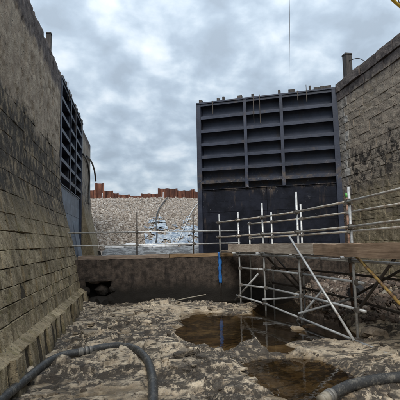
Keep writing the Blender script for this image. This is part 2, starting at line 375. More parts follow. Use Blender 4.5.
def ico_rock(seed, sub=1, flat=.7):
    bm = bmesh.new(); bmesh.ops.create_icosphere(bm, subdivisions=sub, radius=1)
    r = random.Random(seed); off = [Vector((r.uniform(-1, 1), r.uniform(-1, 1), r.uniform(-1, 1))).normalized() for _ in range(7)]
    for v in bm.verts:
        d = v.co.normalized(); k = 1.0
        for q in off:                                # cut facets with random planes
            dd = d.dot(q); lim = .62+.12*r.random()*0
            if dd*k > lim: k = lim/dd
        v.co = d*k*(1+.10*(r.random()-.5)); v.co.z *= flat
    v = [tuple(x.co) for x in bm.verts]; f = [tuple(q.index for q in p.verts) for p in bm.faces]; bm.free()
    return np.array(v), f
ROCKS = [ico_rock(i, 1, .6+.1*(i % 4)) for i in range(8)]
ROCKS2 = [ico_rock(i+50, 2, .6+.1*(i % 3)) for i in range(6)]
def rnd_rot(r):
    return np.array(Quaternion((r.gauss(0, 1), r.gauss(0, 1), r.gauss(0, 1), r.gauss(0, 1))).normalized().to_matrix())
def rock_pile(name, items, mat, lib=None):
    """items: (x, y, z, size); all rocks joined to one object"""
    r = random.Random(name); V = []; Fc = []; n = 0
    for (x, y, z, s) in items:
        v, f = r.choice(lib or ROCKS); sc = np.array([r.uniform(.75, 1.3), r.uniform(.75, 1.3), r.uniform(.7, 1.1)])*s
        w = (v*sc)@rnd_rot(r).T+np.array([x, y, z]); V.append(w); Fc += [tuple(n+k for k in q) for q in f]; n += len(w)
    o = mesh_obj(name, np.concatenate(V), Fc, mat); o['kind'] = 'stuff'; return o

# ------------------------------------------------------------------ main dimensions (metres)
XL, XR, YH = -2.26, 6.87, 12.4           # upper wall faces and the gates' hinge line
XM, YM = 2.33, 14.48                     # where the two leaves would meet
ZT, ZG = 7.05, 6.93
PROF = [(-.6, -1.40), (0, -1.48), (.5, -1.56), (1.1, -1.68), (1.7, -1.81), (2.3, -1.98), (2.9, -2.13), (3.5, -2.22), (4.2, XL), (ZT, XL-.02)]
pz = np.array([p[0] for p in PROF]); px_ = np.array([p[1] for p in PROF])
def XLz(z): return float(np.interp(z, pz, px_))
def XRz(z): return XR-.16*max(0, (1.8-z)/1.8)
# ------------------------------------------------------------------ bedrock floor of the lock
POOL_A = [P(*q, Z=-.045) for q in ((184, 337), (189, 318), (199, 313), (230, 317), (262, 315), (270, 303), (262, 297), (300, 300), (332, 322), (346, 338), (318, 334), (300, 337), (265, 342), (246, 342), (231, 346), (213, 351), (198, 349))]
POOL_B = [P(*q, Z=-.045) for q in ((255, 366), (275, 361), (300, 361), (325, 367), (343, 377), (331, 385), (322, 395), (300, 397), (280, 387), (262, 375))]
POOL_C = [P(*q, Z=-.045) for q in ((168, 300), (200, 299), (262, 296), (262, 301), (225, 304), (190, 303))]
POOL_D = [P(*q, Z=-.045) for q in ((268, 348), (280, 345), (292, 348), (286, 354), (272, 354))]
def hose_path(pix, r):
    return smooth_path([P(x, y, Z=zc_+r) for (x, y, zc_) in pix], 10)
HOSE_L = hose_path([(-14, 413, .07), (8, 394, .06), (30, 376, .05), (48, 362, .045), (64, 355, .05), (86, 351, .06), (104, 347, .07), (120, 346, .08), (136, 349.5, .08), (147, 360, .06), (152, 376, .05), (153, 392, .05), (153, 412, .06)], .054)
HOSE_R = hose_path([(326, 398, .0), (338, 391, .02), (352, 385, .04), (372, 380.5, .05), (390, 378, .05), (414, 376, .05)], .06)
HOSES = [(HOSE_L, .054), (HOSE_R, .06)]
def floor_h(x, y):
    wx = x+.35*(fbm(x*1.1, y*1.1, 31, 3)-.5); wy = y+.35*(fbm(x*1.1, y*1.1, 37, 3)-.5)
    h = .30*(fbm(x*.5, y*.6, 3, 4)-.5)
    u = wx*.75+wy*.25; w = wy*1.25-wx*.30
    n = fbm(u*.75, w*1.2, 7, 5, .52)*7.5
    fl = np.floor(n); fr_ = n-fl
    h = h+.080*(fl+sstep(.74, .93, fr_)-3.6)+.025*fr_                      # tilted beds that break in little ledges
    c1, e1 = cells(wx*1.7, wy*2.9, 3, .6); c2, e2 = cells(wx*5.0+3, wy*8.0, 8, .7); c3, e3 = cells(wx*14+1, wy*19, 4, .8)
    rough = sstep(.40, .62, fbm(x*.6, y*.6, 21, 4))*.85+.15+.25*sstep(6.5, 4.5, y)
    h = h+rough*(.080*(c1-.5)-.05*sstep(.10, 0, e1))+(.05+rough)*(.034*(c2-.5)-.020*sstep(.12, 0, e2))+(.05+rough)*.012*(c3-.5)
    h = h+.022*(fbm(x*6, y*6, 15, 4)-.5)
    h = np.where(h < 0, h*.35, h)+.035
    near = np.minimum(poly_sd(x, y, POOL_A), poly_sd(x, y, POOL_B))
    h = h*(.40+.60*sstep(0, 1.1, near))
    h = h+.50*sstep(4.2, 6.2, x)*sstep(6.0, 8.6, y)
    for poly, dep, soft in ((POOL_A, -.085-.14*sstep(1.6, 3.2, x), .34), (POOL_B, -.105, .30), (POOL_C, -.14, .2), (POOL_D, -.07, .14)):
        sdv = poly_sd(x, y, poly)-.10+.26*(fbm(x*2.3, y*2.3, 5, 4)-.5)
        k = sstep(soft, -.10, sdv); h = h*(1-k)+(dep+.05*(fbm(x*3, y*3, 9, 4)-.5)+.015*(c2-.5))*k
    for path, rr in HOSES:                                                # the hoses lie bedded in the rock
        d = np.full(x.shape, 9.); hz_ = np.zeros(x.shape)
        near_ = (x > min(p.x for p in path)-.4) & (x < max(p.x for p in path)+.4) & (y > min(p.y for p in path)-.4) & (y < max(p.y for p in path)+.4)
        if not near_.any(): continue
        xa_, ya_ = x[near_], y[near_]; dm = np.full(xa_.shape, 9.); zm_ = np.zeros(xa_.shape)
        for p in path:
            q = np.hypot(xa_-p.x, ya_-p.y); m = q < dm; dm = np.where(m, q, dm); zm_ = np.where(m, p.z, zm_)
        cap = zm_-rr*.72+sstep(rr, .35, dm)*.5
        hh = h[near_]; h[near_] = np.minimum(hh, cap)
    tone = np.clip(.5+.6*(c1-.5)*rough+.75*(c2-.5)*rough+.5*(c3-.5)*rough+.5*(fbm(x*1.2, y*1.2, 41, 4)-.5), 0, 1)
    slime = sstep(.505, .585, fbm(u*1.15+9, w*1.9, 61, 6, .60))*(.95-.65*sstep(8.0, 10.0, y)*sstep(2.0, .8, x))
    slime = np.maximum(slime, sstep(.49, .60, fbm(x*3.6, y*5.0, 66, 5, .65))*.85*np.clip(rough+.15, 0, 1))
    slime = np.maximum(slime, sstep(.18, .03, e1)*rough*.8)
    slime = np.maximum(slime, sstep(3.2, 5.2, x)*sstep(5.5, 7.5, y)*.75)
    slime = np.maximum(slime, sstep(11.3, 11.9, y)*.8)
    slime = sstep(.30, .68, slime)
    return h, tone, slime
xs = np.concatenate([np.arange(-1.66, 5.2, .0215), np.arange(5.2, 7.3, .035)])
ys = np.concatenate([np.arange(-9, 2.6, .28), np.arange(2.6, 9, .0215), np.arange(9, 12.75, .03)])
gx, gy = np.meshgrid(xs, ys); H, TONE, SLIME = floor_h(gx, gy)
vv = np.stack([gx, gy, H], -1).reshape(-1, 3); nx, ny = len(xs), len(ys)
idx = (np.arange(ny-1)[:, None]*nx+np.arange(nx-1)[None]).reshape(-1)
quads = np.stack([idx, idx+1, idx+nx+1, idx+nx], -1)
me = bpy.data.meshes.new('lock_floor'); me.vertices.add(len(vv)); me.vertices.foreach_set('co', vv.astype('f4').ravel())
me.loops.add(quads.size); me.loops.foreach_set('vertex_index', quads.astype('i4').ravel())
me.polygons.add(len(quads)); me.polygons.foreach_set('loop_start', np.arange(0, quads.size, 4, dtype='i4')); me.polygons.foreach_set('loop_total', np.full(len(quads), 4, 'i4'))
me.update(calc_edges=True); me.validate(); me.materials.append(M['rock'])
for nm, arr in (('tone', TONE), ('slime', SLIME)):
    at = me.attributes.new(nm, 'FLOAT', 'POINT'); at.data.foreach_set('value', arr.astype('f4').ravel())
o = link('lock_floor', me); o['kind'] = 'structure'
def fz(x, y):
    return float(floor_h(np.array([[x]], float), np.array([[y]], float))[0][0, 0])
def water(name, poly, m=.5):
    a = [p[0] for p in poly]; c = [p[1] for p in poly]
    x0, x1, y0, y1 = min(a)-m, max(a)+m, min(c)-m, min(max(c)+m, 11.98)
    o = mesh_obj(name, [(x0, y0, -.045), (x1, y0, -.045), (x1, y1, -.045), (x0, y1, -.045)], [(0, 1, 2, 3)], 'water'); o['kind'] = 'structure'
water('pool_water', POOL_A+POOL_C); water('puddle_water', [p for p in POOL_B if True], .25)

# ------------------------------------------------------------------ setting: quay level, far ground
def slab(name, lo, hi, mat):
    o = MB().box(lo, hi).build(name, mat); o['kind'] = 'structure'; return o
slab('quay_ground', (-400, -300, 6.2), (-3.36, 20.6, 6.9), 'quay')
slab('quay_ground', (7.86, -300, 6.2), (400, 24, 6.9), 'quay')
slab('terrain', (-600, -300, -2.6), (600, 900, -1.2), 'earth')

# ------------------------------------------------------------------ block making
def block_mesh(seed, nu=5, nv=4):
    """unit stone: x = length, y = outward, z = height; front rounded at the arrises and hewn"""
    r = random.Random(seed); v = []; f = []
    us = [-.5, -.485]+[-.485+.97*i/(nu-1) for i in range(1, nu-1)]+[.485, .5]
    vs = [-.5, -.475]+[-.475+.95*i/(nv-1) for i in range(1, nv-1)]+[.475, .5]
    for w in vs:
        for u in us:
            eu, ev = abs(u) > .49, abs(w) > .49
            d = -.008*(eu+ev)+r.uniform(-.010, .010)-(.03*r.random() if eu and ev else 0)
            v.append((u+(0 if eu else r.uniform(-.008, .008)), d, w+r.uniform(-.008, .008)*(not ev)))
    a, c = len(us), len(vs)
    f = [(j*a+i, j*a+i+1, (j+1)*a+i+1, (j+1)*a+i) for j in range(c-1) for i in range(a-1)]
    n = len(v); v += [(-.5, -.3, -.5), (.5, -.3, -.5), (.5, -.3, .5), (-.5, -.3, .5)]
    bl, br, tr_, tl = 0, a-1, a*c-1, a*(c-1)
    f += [tuple(range(br, bl-1, -1))+(n, n+1), tuple(range(tl, tr_+1))+(n+2, n+3)]
    f += [tuple(j*a for j in range(c))+(n+3, n), tuple(j*a+a-1 for j in range(c-1, -1, -1))+(n+1, n+2)]
    me = bpy.data.meshes.new('stone_block'); me.from_pydata(v, [], f); return me
BM = {}
def blocks_for(mat):
    if mat not in BM:
        BM[mat] = [block_mesh(i+len(BM)*31) for i in range(7)]
        for m in BM[mat]: m.materials.append(M[mat])
    return BM[mat]
def put_block(parent, mat, c, along, out, h_dir, L, Hh, jitter=.012, tilt=.012, name='stone_block'):
    o = link(name, random.choice(blocks_for(mat)), parent)
    a, n_, u = Vector(along).normalized(), Vector(out).normalized(), Vector(h_dir).normalized()
    R = Matrix((a, n_, u)).transposed()
    R = R @ Matrix.Rotation(random.uniform(-tilt, tilt), 3, 'X') @ Matrix.Rotation(random.uniform(-tilt, tilt), 3, 'Z')
    o.matrix_basis = Matrix.Translation(Vector(c)+n_*random.uniform(-jitter, jitter)) @ R.to_4x4() @ Matrix.Diagonal((L, 1, Hh, 1))
    return o

# ------------------------------------------------------------------ left lock wall
wl_ = thing('lock_wall', 'rough stone and concrete lock wall on the left, battered, with olive lower courses', 'wall', (-2.4, 8, 0))
# core behind the stones, whole length; wall goes on past the camera
zs = [-.6, 0, .5, 1.1, 1.7, 2.3, 2.9, 3.5, 4.2, 5.2, 6.2, ZT-.05]
def prism_wall(name, prof, back, y0, y1, mat, parent):
    n = len(prof); v = [(x, y, z) for y in (y0, y1) for (x, z) in prof]+[(back, y, z) for y in (y0, y1) for z in (prof[0][1], prof[-1][1])]
    f = [(i, i+1, n+i+1, n+i) for i in range(n-1)]
    B0, B1, D0, D1 = 2*n, 2*n+1, 2*n+2, 2*n+3
    f += [tuple(range(n-1, -1, -1))+(B0, B1), tuple(range(n, 2*n))+(D1, D0), (n-1, B1, D1, 2*n-1), (B0, 0, n, D0), (B1, B0, D0, D1)]
    return mesh_obj(name, v, f, mat, parent)
prism_wall('wall_core', [(XLz(z)-.035, z) for z in (-.6, 0, .5, 1.1, 1.7, 2.1)], -3.4, 2.5, YH-.02, 'mortar', wl_)
prism_wall('wall_core', [(XLz(z)-.011, z) for z in (2.101, 2.3, 2.9, 3.5, 4.2)]+[(XL-.06, 4.201), (XL-.06, ZT-.05)], -3.4, 2.5, YH-.02, 'wall_left', wl_)
prism_wall('wall_face', [(XLz(z), z) for z in zs], -3.4, -14, 2.49, 'wall_left', wl_)
z = .46; ci = 0
while z < 4.28:
    hgt = random.choice([.22, .25, .28]) if z < 2.1 else random.choice([.33, .36, .40])
    z1 = min(z+hgt, 4.45); zm = (z+z1)/2
    p0, p1 = Vector((XLz(z), 0, z)), Vector((XLz(z1), 0, z1)); u = (p1-p0).normalized(); n_ = Vector((u.z, 0, -u.x))
    y = 2.5+(.0 if ci % 2 else .28)
    y_list = []
    while y < YH-.1:
        L = random.uniform(.30, .66) if z < 2.1 else random.uniform(.55, 1.0)
        if YH-(y+L) < .3: L = YH-y
        y_list.append((y, L)); y += L
    if ci % 2 == 0: y_list.insert(0, (2.5, .28))
    for (ya, L) in y_list:
        lo = random.random() < (.07 if z < 1.6 else .02)
        g = random.uniform(.005, .022) if z < 2 else random.uniform(.0, .005); gv = random.uniform(.004, .018) if z < 2 else random.uniform(.0, .005)
        c = (p0+p1)/2+Vector((0, ya+L/2, 0))
        put_block(wl_, 'wall_left', c-n_*(.022 if lo else 0), (0, -1, 0), n_, u, L-g, (p1-p0).length-gv, .014 if z < 2 else .003, .022 if z < 2 else .003)
    z = z1; ci += 1
ZB = z
# toe: a sloping ledge course over upright footing stones with gaps between, plugged dark
y = 2.5
while y < YH-.35:
    L = random.uniform(.5, .95); L = min(L, YH-y)
    c = Vector((XLz(.42)+.07, y+L/2, .44)); put_block(wl_, 'wall_left', c, (0, -1, 0), (.55, 0, .83), (-.83, 0, .55), L-.014, .17, .008, .02, 'ledge_stone'); y += L
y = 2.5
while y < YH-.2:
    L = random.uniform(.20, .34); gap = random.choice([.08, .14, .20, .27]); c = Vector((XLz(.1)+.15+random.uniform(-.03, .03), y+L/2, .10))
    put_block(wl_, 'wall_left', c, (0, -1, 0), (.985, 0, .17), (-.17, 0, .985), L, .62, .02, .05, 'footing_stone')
    put_block(wl_, 'mortar', c+Vector((-.035, L/2+gap/2, -.02)), (0, -1, 0), (.985, 0, .17), (-.17, 0, .985), gap+.02, .56, .01, .02, 'dark_gap_filler'); y += L+gap  # added dark blocks fill the gaps so they read as shaded bands
# rough concrete upper face
us = np.arange(2.5, YH+.001, .045); us = np.append(us[us < YH-.01], YH); vs_ = np.append(np.arange(ZB, ZT, .045), ZT)
GU, GV = np.meshgrid(us, vs_)
dsp = .05*(fbm(GU*1.3, GV*1.3, 71, 4)-.5)+.045*(fbm(GU*7, GV*6, 75, 4, .6)-.5)-.035*sstep(.62, .72, fbm(GU*4, GV*3, 79, 4))
jz = ((GV-ZB) % .62); dsp = dsp-.012*sstep(.03, .0, np.abs(jz-.31))*(fbm(GU*2, GV*.3, 83, 3) > .5)
dsp[:, -1] = 0; dsp[-1] = -.05
V = np.stack([np.vectorize(XLz)(GV)+dsp, GU, GV], -1).reshape(-1, 3); nu = len(us)
F = [(j*nu+i, j*nu+i+1, (j+1)*nu+i+1, (j+1)*nu+i) for j in range(len(vs_)-1) for i in range(nu-1)]
V = np.concatenate([V, np.stack([np.full(nu, -3.4), us, np.full(nu, ZT-.02)], -1)]); k = (len(vs_)-1)*nu; kb = len(vs_)*nu
F += [(k+i, k+i+1, kb+i+1, kb+i) for i in range(nu-1)]
mesh_obj('rough_concrete_face', V, F, 'wall_left', wl_, True)
# the plain end of the near wall, at the gate recess
n = 14; zz_ = np.linspace(-.6, ZT-.02, n)
mesh_obj('recess_jamb', [(XLz(q)-.01, YH, q) for q in zz_]+[(-3.4, YH, q) for q in zz_], [(i, n+i, n+i+1, i+1) for i in range(n-1)], 'wall_left', wl_)
# far wall beyond the recess, same section
wf = thing('lock_wall', 'battered pale wall end behind the open left gate leaf', 'wall', (-2.4, 19, 0))
YR = 17.55
prism_wall('wall_face', [(XLz(q)+.0, q) for q in zs[:-1]+[6.75]], -3.4, YR, 20.7, 'wall_right', wf)
prism_wall('recess_back', [(-3.02, -.6), (-3.02, ZT-.15)], -3.4, YH+.01, YR-.01, 'mortar', wf)

# ------------------------------------------------------------------ right lock wall
wr = thing('lock_wall', 'tall coursed masonry lock wall on the right with dark weathered coping', 'wall', (7.2, 9, 0))
MB().box((XR+.012, 5.6, -.6), (7.9, YH-.02, ZT-.06)).build('wall_core', 'mortar_pale', wr)
MB().box((XR, -14, -.6), (7.9, 5.59, ZT-.02)).build('wall_face', 'wall_right', wr)
z = -.2; ci = 0
while z < 6.3:
    hgt = random.choice([.25, .28, .31, .34]); z1 = z+hgt
    if z1 > 6.2: z1 = 6.42
    y = 5.6+(.3 if ci % 2 else 0)
    lst = [(5.6, .3)] if ci % 2 else []
    yend = YH-.42-(.18 if ci % 2 else 0)
    while y < yend-.05:
        L = random.uniform(.42, .85)
        if yend-(y+L) < .3: L = yend-y
        lst.append((y, L)); y += L
    xa, xb = XRz(z), XRz(z1); u = Vector((xb-xa, 0, z1-z)).normalized(); n_ = Vector((-u.z, 0, u.x))
    for (ya, L) in lst:
        put_block(wr, 'wall_right', ((xa+xb)/2, ya+L/2, (z+z1)/2), (0, 1, 0), n_, u, L-random.uniform(.002, .012), (z1-z)-random.uniform(.002, .012), .009, .006)
    put_block(wr, 'quoin', ((xa+xb)/2-.012, (yend+YH)/2, (z+z1)/2), (0, 1, 0), n_, u, YH-yend-.01, z1-z-.012, .004, .004, 'quoin_stone')
    z = z1; ci += 1
for row, (z0, z1, pr_) in enumerate(((6.42, 6.72, .03), (6.72, ZT, .07))):
    y = 5.6-.3*row
    while y < YH-.1:
        L = random.uniform(.7, 1.25)
        if YH-(y+L) < .4: L = YH-y
        put_block(wr, 'wall_right', (XR-pr_, y+L/2, (z0+z1)/2), (0, 1, 0), (-1, 0, 0), (0, 0, 1), L-.02, z1-z0-.014, .02, .02, 'coping_stone'); y += L
MB().box((XR+.05, 5.5, ZT-.09), (7.9, YH, ZT-.01)).build('coping_top', 'quay', wr)
# wall behind the hinge, running on past the gate
MB().box((XR+.35, YH, -.6), (7.9, YH+.6, ZT-.02)).box((XR+.001, YH+.6, -.6), (7.9, 22, ZT-.02)).build('hinge_recess', 'quoin', wr)

# ------------------------------------------------------------------ gate leaves
LEAF = math.hypot(XR-XM, YM-YH)+.06
def gate_leaf(label, heel, direction, front, low_mat):
    """direction: heel -> mitre; front: unit vector the girders face"""
    d = Vector(direction).normalized(); f_ = Vector(front).normalized(); hl = Vector(heel); uz = Vector((0, 0, 1))
    t = thing('lock_gate_leaf', label, 'gate', heel, 'lock gate leaves')
    def bx(name, s0, s1, q0, q1, z0, z1, mat='gate', parent=t):
        """s along leaf, q outward from the skin, z up"""
        m = MB().obox(hl+d*(s0+s1)/2+f_*(q0+q1)/2+uz*((z0+z1)/2), d, f_, uz, abs(s1-s0)/2, abs(q1-q0)/2, (z1-z0)/2)
        return m.build(name, mat, parent)
    L = LEAF; DEP = .30; ZP = 3.62
    bx('skin_plate', .02, L-.02, -.06, 0, .9, ZG-.03, 'gate_skin_lit')
    bx('heel_post', .0, .17, -.1, DEP+.03, .9, ZG+.02)
    bx('mitre_post', L-.17, L, -.1, DEP+.03, .9, ZG+.02)
    zg = [6.89, 6.38, 5.86, 5.35, 4.88, 4.41, 3.94]
    for i, zc_ in enumerate(zg):
        g = bx('girder', .172, L-.172, .002, DEP-.02, zc_-.03, zc_)
        bx('flange', .172, L-.172, DEP-.02, DEP+.015, zc_-.08, zc_+.035, 'gate', g)
    for k, s in enumerate((L*.377, L*.635)):
        for i in range(len(zg)-1):
            bx('stiffener', s-.012, s+.012, .003, DEP-.03, zg[i+1]+.002, zg[i]-.032)
        bx('strap', s-.055, s+.055, DEP+.017, DEP+.035, zg[-1]-.30, ZG)
    # low cladding, in overlapping horizontal sheets
    z0 = .9; hs = [.38]*9
    for i, h in enumerate(hs):
        z1 = min(z0+h, ZP)
        if z1-z0 < .05: break
        bx('cladding_sheet', .175, L*.5-.006, DEP-.10, DEP-.06+.008*(i % 2), z0+.004, z1, low_mat); bx('cladding_sheet', L*.5+.006, L-.175, DEP-.10, DEP-.058+.008*(i % 2), z0+.004, z1, low_mat); z0 = z1
    bx('cladding_ledge', .175, L-.175, .004, DEP-.02, z0+.003, z0+.03, low_mat)
    # rods and clips
    for s, q0, q1 in ((L*.87, 6.45, 6.96), (L*.57, 5.95, 7.02), (L*.525, 5.95, 7.0), (L*.26, 6.62, 6.98), (L*.20, 6.55, 7.16)):
        p = hl+d*s+f_*(DEP+.05); MB().tube([p+uz*q0, p+uz*q1], .013, 8).build('access_rod', 'tube_dark', t)
    for s, w, h in ((L*.965, .06, .10), (L*.83, .05, .09), (L*.79, .04, .12), (L*.67, .09, .10), (L*.575, .04, .10), (L*.385, .04, .13), (L*.30, .11, .10), (L*.175, .04, .16), (L*.13, .10, .07), (L*.07, .18, .09)):
        bx('deck_bracket', s-w, s+w, DEP-.12, DEP+.04, ZG+.026, ZG+h+.03, 'post_wood')
    bx('top_plate', .01, L-.01, -.08, DEP+.05, ZG-.028, ZG+.024)
    return t
dR = Vector((XM-XR, YM-YH, 0)).normalized()
fR = Vector((dR.y, -dR.x, 0)) if dR.x > 0 else Vector((-dR.y, dR.x, 0))
hR = Vector((XR, YH+.02, 0))-fR*.30
g1 = gate_leaf('huge navy steel lock gate leaf closed across the chamber, ribbed, black cladding below', tuple(hR), dR, fR, 'gate_low')
g2 = gate_leaf('lock gate leaf swung open into the left wall, seen edge on', (XL-.33, YH+.10, 0), (0, 1, 0), (1, 0, 0), 'gate_grey')

# ------------------------------------------------------------------ sill wall across the chamber
YS = 12.0; ZS = 1.27
sw = thing('sill_wall', 'low dark stained concrete sill wall below the closed gate', 'wall', (2.3, YS, 0))
nxl, nxr, nzt = P(86, 290, Y=YS).x, P(111, 290, Y=YS).x, .66
def rough_panel(name, x0, x1, z0, z1, par):
    us = np.linspace(x0, x1, max(3, int((x1-x0)/.05))); vs = np.linspace(z0, z1, max(3, int((z1-z0)/.05)))
    a, c = np.meshgrid(us, vs); dd = .05*(fbm(a*2, c*2, 91, 4)-.5)+.03*(fbm(a*8, c*8, 95, 3)-.5)
    v = np.stack([a, YS-dd, c], -1).reshape(-1, 3); n = len(us)
    f = [(j*n+i, j*n+i+1, (j+1)*n+i+1, (j+1)*n+i) for j in range(len(vs)-1) for i in range(n-1)]
    return mesh_obj(name, v, f, 'sill', par, True)
rough_panel('concrete_face', nxr, XR-.0, -.5, ZS, sw); rough_panel('concrete_face', -1.72, nxr, nzt+.06, ZS, sw); rough_panel('concrete_face', -1.72, nxl, -.5, nzt+.06, sw)
MB().box((-3.0, YS+.06, ZS-.12), (XR, 14.6, ZS)).box((nxr+.01, YS+.03, -.5), (XR, YS+.6, ZS-.13)).box((-1.9, YS+.5, -.5), (nxr, YS+.6, ZS-.13)).build('concrete_core', 'sill', sw)
MB().box((nxl-.02, YS-.07, nzt), (nxr+.03, YS+.45, nzt+.07)).build('lintel_stone', 'sill', sw)
o = MB().box((-3.0, 14.6, .2), (12, 19.5, 1.22)).build('chamber_floor', 'sill'); o['kind'] = 'structure'
for i, (qx, qz, s, lb) in enumerate(((nxl+.24, .08, .33, 'dark boulder wedged left in the niche of the sill wall'), (nxr-.26, .06, .38, 'larger dark boulder on the right in the niche of the sill wall'), (nxl+.42, .40, .22, 'dark stone resting on top of the two niche boulders'))):
    v, f = ROCKS2[i]; o = mesh_obj('boulder', v*s, f, 'sill', None, False, (qx, YS+.10, qz)); tag(o, lb, 'boulder')
for i, (qx, qz, s, sq) in enumerate(((nxr-.02, .10, .17, (1, .8, 1.4)), (nxr+.03, .42, .13, (1, .8, 1.3)), (nxl+.02, .36, .14, (1, .8, 1.5)), (nxl+.25, nzt, .14, (1.7, .8, .8)), (nxr-.2, nzt+.01, .13, (1.8, .8, .8)))):
    v, f = ROCKS2[(i+2) % 6]; mesh_obj('broken_stone', v*s*np.array(sq)+np.array([qx, YS+.03, qz]), f, 'sill', sw)
# timbers on the sill
def timber_obj(name, p, q, w, h, mat, label, cat='beam'):
    p, q = Vector(p), Vector(q); L = (q-p).length; m = MB(); N = max(2, int(L/.25)); k0 = 0
    a = (q-p).normalized(); sd_ = a.cross(Vector((0, 0, 1))).normalized(); u = sd_.cross(a)
    for i in range(N+1):
        c = p.lerp(q, i/N)+u*.006*math.sin(i*1.7)
        for sx, sy in ((-1, -1), (1, -1), (1, 1), (-1, 1)): m.v.append(tuple(c+sd_*(sx*w/2+random.uniform(-.004, .004))+u*(sy*h/2+random.uniform(-.005, .005))))
    for i in range(N):
        for j in range(4): m.f.append((i*4+j, i*4+(j+1) % 4, i*4+4+(j+1) % 4, i*4+4+j))
    m.f += [(3, 2, 1, 0), tuple(N*4+j for j in range(4))]
    o = m.build(name, mat, None); return tag(o, label, cat) if label else o
xa, xb, xc = -1.64, P(169, 258, Y=YS).x, P(233, 256, Y=YS).x
timber_obj('timber_beam', (xa, YS+.10, ZS+.055), (xb, YS+.10, ZS+.062), .22, .105, 'beam_grey', 'weathered grey timber beam lying on the left part of the sill wall')
timber_obj('timber_beam', (xb+.015, YS+.11, ZS+.06), (xc, YS+.09, ZS+.062), .22, .11, 'beam_orange', 'orange brown timber beam on the sill wall beside the blue hose')
# blue lay-flat hose hanging over the beam
bp_ = P(220, 268, Y=YS-.03); m = MB(); pts = [(bp_.x, YS+.2, ZS+.128), (bp_.x, YS+.0, ZS+.130), (bp_.x, YS-.035, ZS+.10), (bp_.x+.004, YS-.045, ZS-.2), (bp_.x-.006, YS-.05, ZS-.42), (bp_.x+.003, YS-.05, P(220, 283, Y=YS).z)]
pts = smooth_path(pts, 8)
for i, p in enumerate(pts):
    t = (pts[min(i+1, len(pts)-1)]-pts[max(i-1, 0)]).normalized(); nn_ = Vector((1, 0, 0)).cross(t).normalized(); w = .050+.006*math.sin(i*.9)
    for k in range(8):
        a = 2*math.pi*k/8; m.v.append(tuple(p+Vector((1, 0, 0))*w*math.cos(a)+nn_*.014*math.sin(a)))
for i in range(len(pts)-1):
    for k in range(8): m.f.append((i*8+k, i*8+(k+1) % 8, i*8+8+(k+1) % 8, i*8+8+k))
m.f += [tuple(range(7, -1, -1)), tuple((len(pts)-1)*8+k for k in range(8))]
bh = thing('layflat_hose', 'bright blue flat hose hanging down the face of the sill wall', 'hose', (bp_.x, YS-.05, .5))
m.build('hose_strip', 'blue', bh, True); MB().tube([pts[-1]+Vector((0, 0, .02)), (bp_.x+.01, YS-.06, .3), (bp_.x, YS-.07, -.1)], .012, 6).build('cord', 'tube_dark', bh)

# ------------------------------------------------------------------ tube work
def tube_part(parent, name, p, q, r=.0242, mat='tube'): return MB().tube([p, q], r, 10).build(name, mat, parent, True)
CPL = MB().box((-.05, -.045, -.035), (.05, .045, .035)).tube([(-.0, 0, -.05), (0, 0, .05)], .036, 8).tube([(-.062, .03, 0), (.062, .03, 0)], .014, 6)
CPM = bpy.data.meshes.new('coupler'); CPM.from_pydata(CPL.v, [], CPL.f); CPM.materials.append(M['coupler'])
def coupler(parent, p):
    o = link('coupler', CPM, parent); o.matrix_basis = Matrix.Translation(p) @ Matrix.Rotation(random.uniform(0, 6), 4, 'Z'); return o
# railing along the sill
rl = thing('guard_railing', 'scaffold tube guard railing along the top of the sill wall', 'railing', (0, YS+.02, ZS+.11))
rx0, rx1 = -1.95, P(240, 231, Y=YS).x
for yy in (232.3, 245.2):
    za = P(120, yy, Y=YS+.03).z; tube_part(rl, 'rail', (rx0+(.0 if yy < 240 else .12), YS+.03, za), (rx1, YS+.03, za+.0), .021)
for px, tp in ((137, 212), (193, 214)):
    q = P(px, tp, Y=YS+.08); tube_part(rl, 'post', (q.x, YS+.08, ZS-.0), (q.x, YS+.08, q.z), .021, 'tube_dark')
    for yy in (232.3, 245.2): coupler(rl, Vector((q.x, YS+.05, P(120, yy, Y=YS+.03).z)))

# scaffold walkway: front and back rows of standards, coming towards the camera
sc_ = thing('scaffold_walkway', 'tube scaffold walkway with board toe boards coming off the sill towards the right', 'scaffold', (3.9, 8.5, 0))
FR = [(2.52, 11.9), (2.86, 10.95), (3.26, 10.0), (3.52, 8.35), (3.68, 6.42), (3.76, 4.3)]
BK = [(3.38, 11.7), (3.80, 10.9), (4.22, 9.8), (4.56, 8.1), (4.70, 6.3), (4.78, 4.3)]
ZD = 1.40
def V3(p, z): return Vector((p[0], p[1], z))
ftop = [P(223, 214, Y=FR[0][1]).z, P(239, 212, Y=FR[1][1]).z, P(261.5, 203, Y=FR[2][1]).z, P(294.5, 192, Y=FR[3][1]).z, 2.62, 2.7]
btop = [P(252, 222, Y=BK[0][1]).z, P(272, 212, Y=BK[1][1]).z, P(300, 204, Y=BK[2][1]).z, P(342, 193, Y=BK[3][1]).z, 2.55, 2.55]
for i, p in enumerate(FR):
    z0 = ZS+.0 if i == 0 else fz(*p)-.03
    tube_part(sc_, 'standard', V3(p, z0), V3((p[0]-.012, p[1]), ftop[i]), .0242, 'tube')
for i, p in enumerate(BK):
    z0 = fz(*p)-.03
    o = tube_part(sc_, 'standard', V3(p, z0), V3((p[0]+.01, p[1]), btop[i]), .0242, 'tube_rust' if i == 3 else 'tube')
    if i == 3: o['label'] = 'rusty standard with a green painted top'; MB().tube([V3((p[0]+.01, p[1]), btop[i]-.1), V3((p[0]+.01, p[1]), btop[i]+.005)], .027, 10).build('painted_end', 'green', o, True)
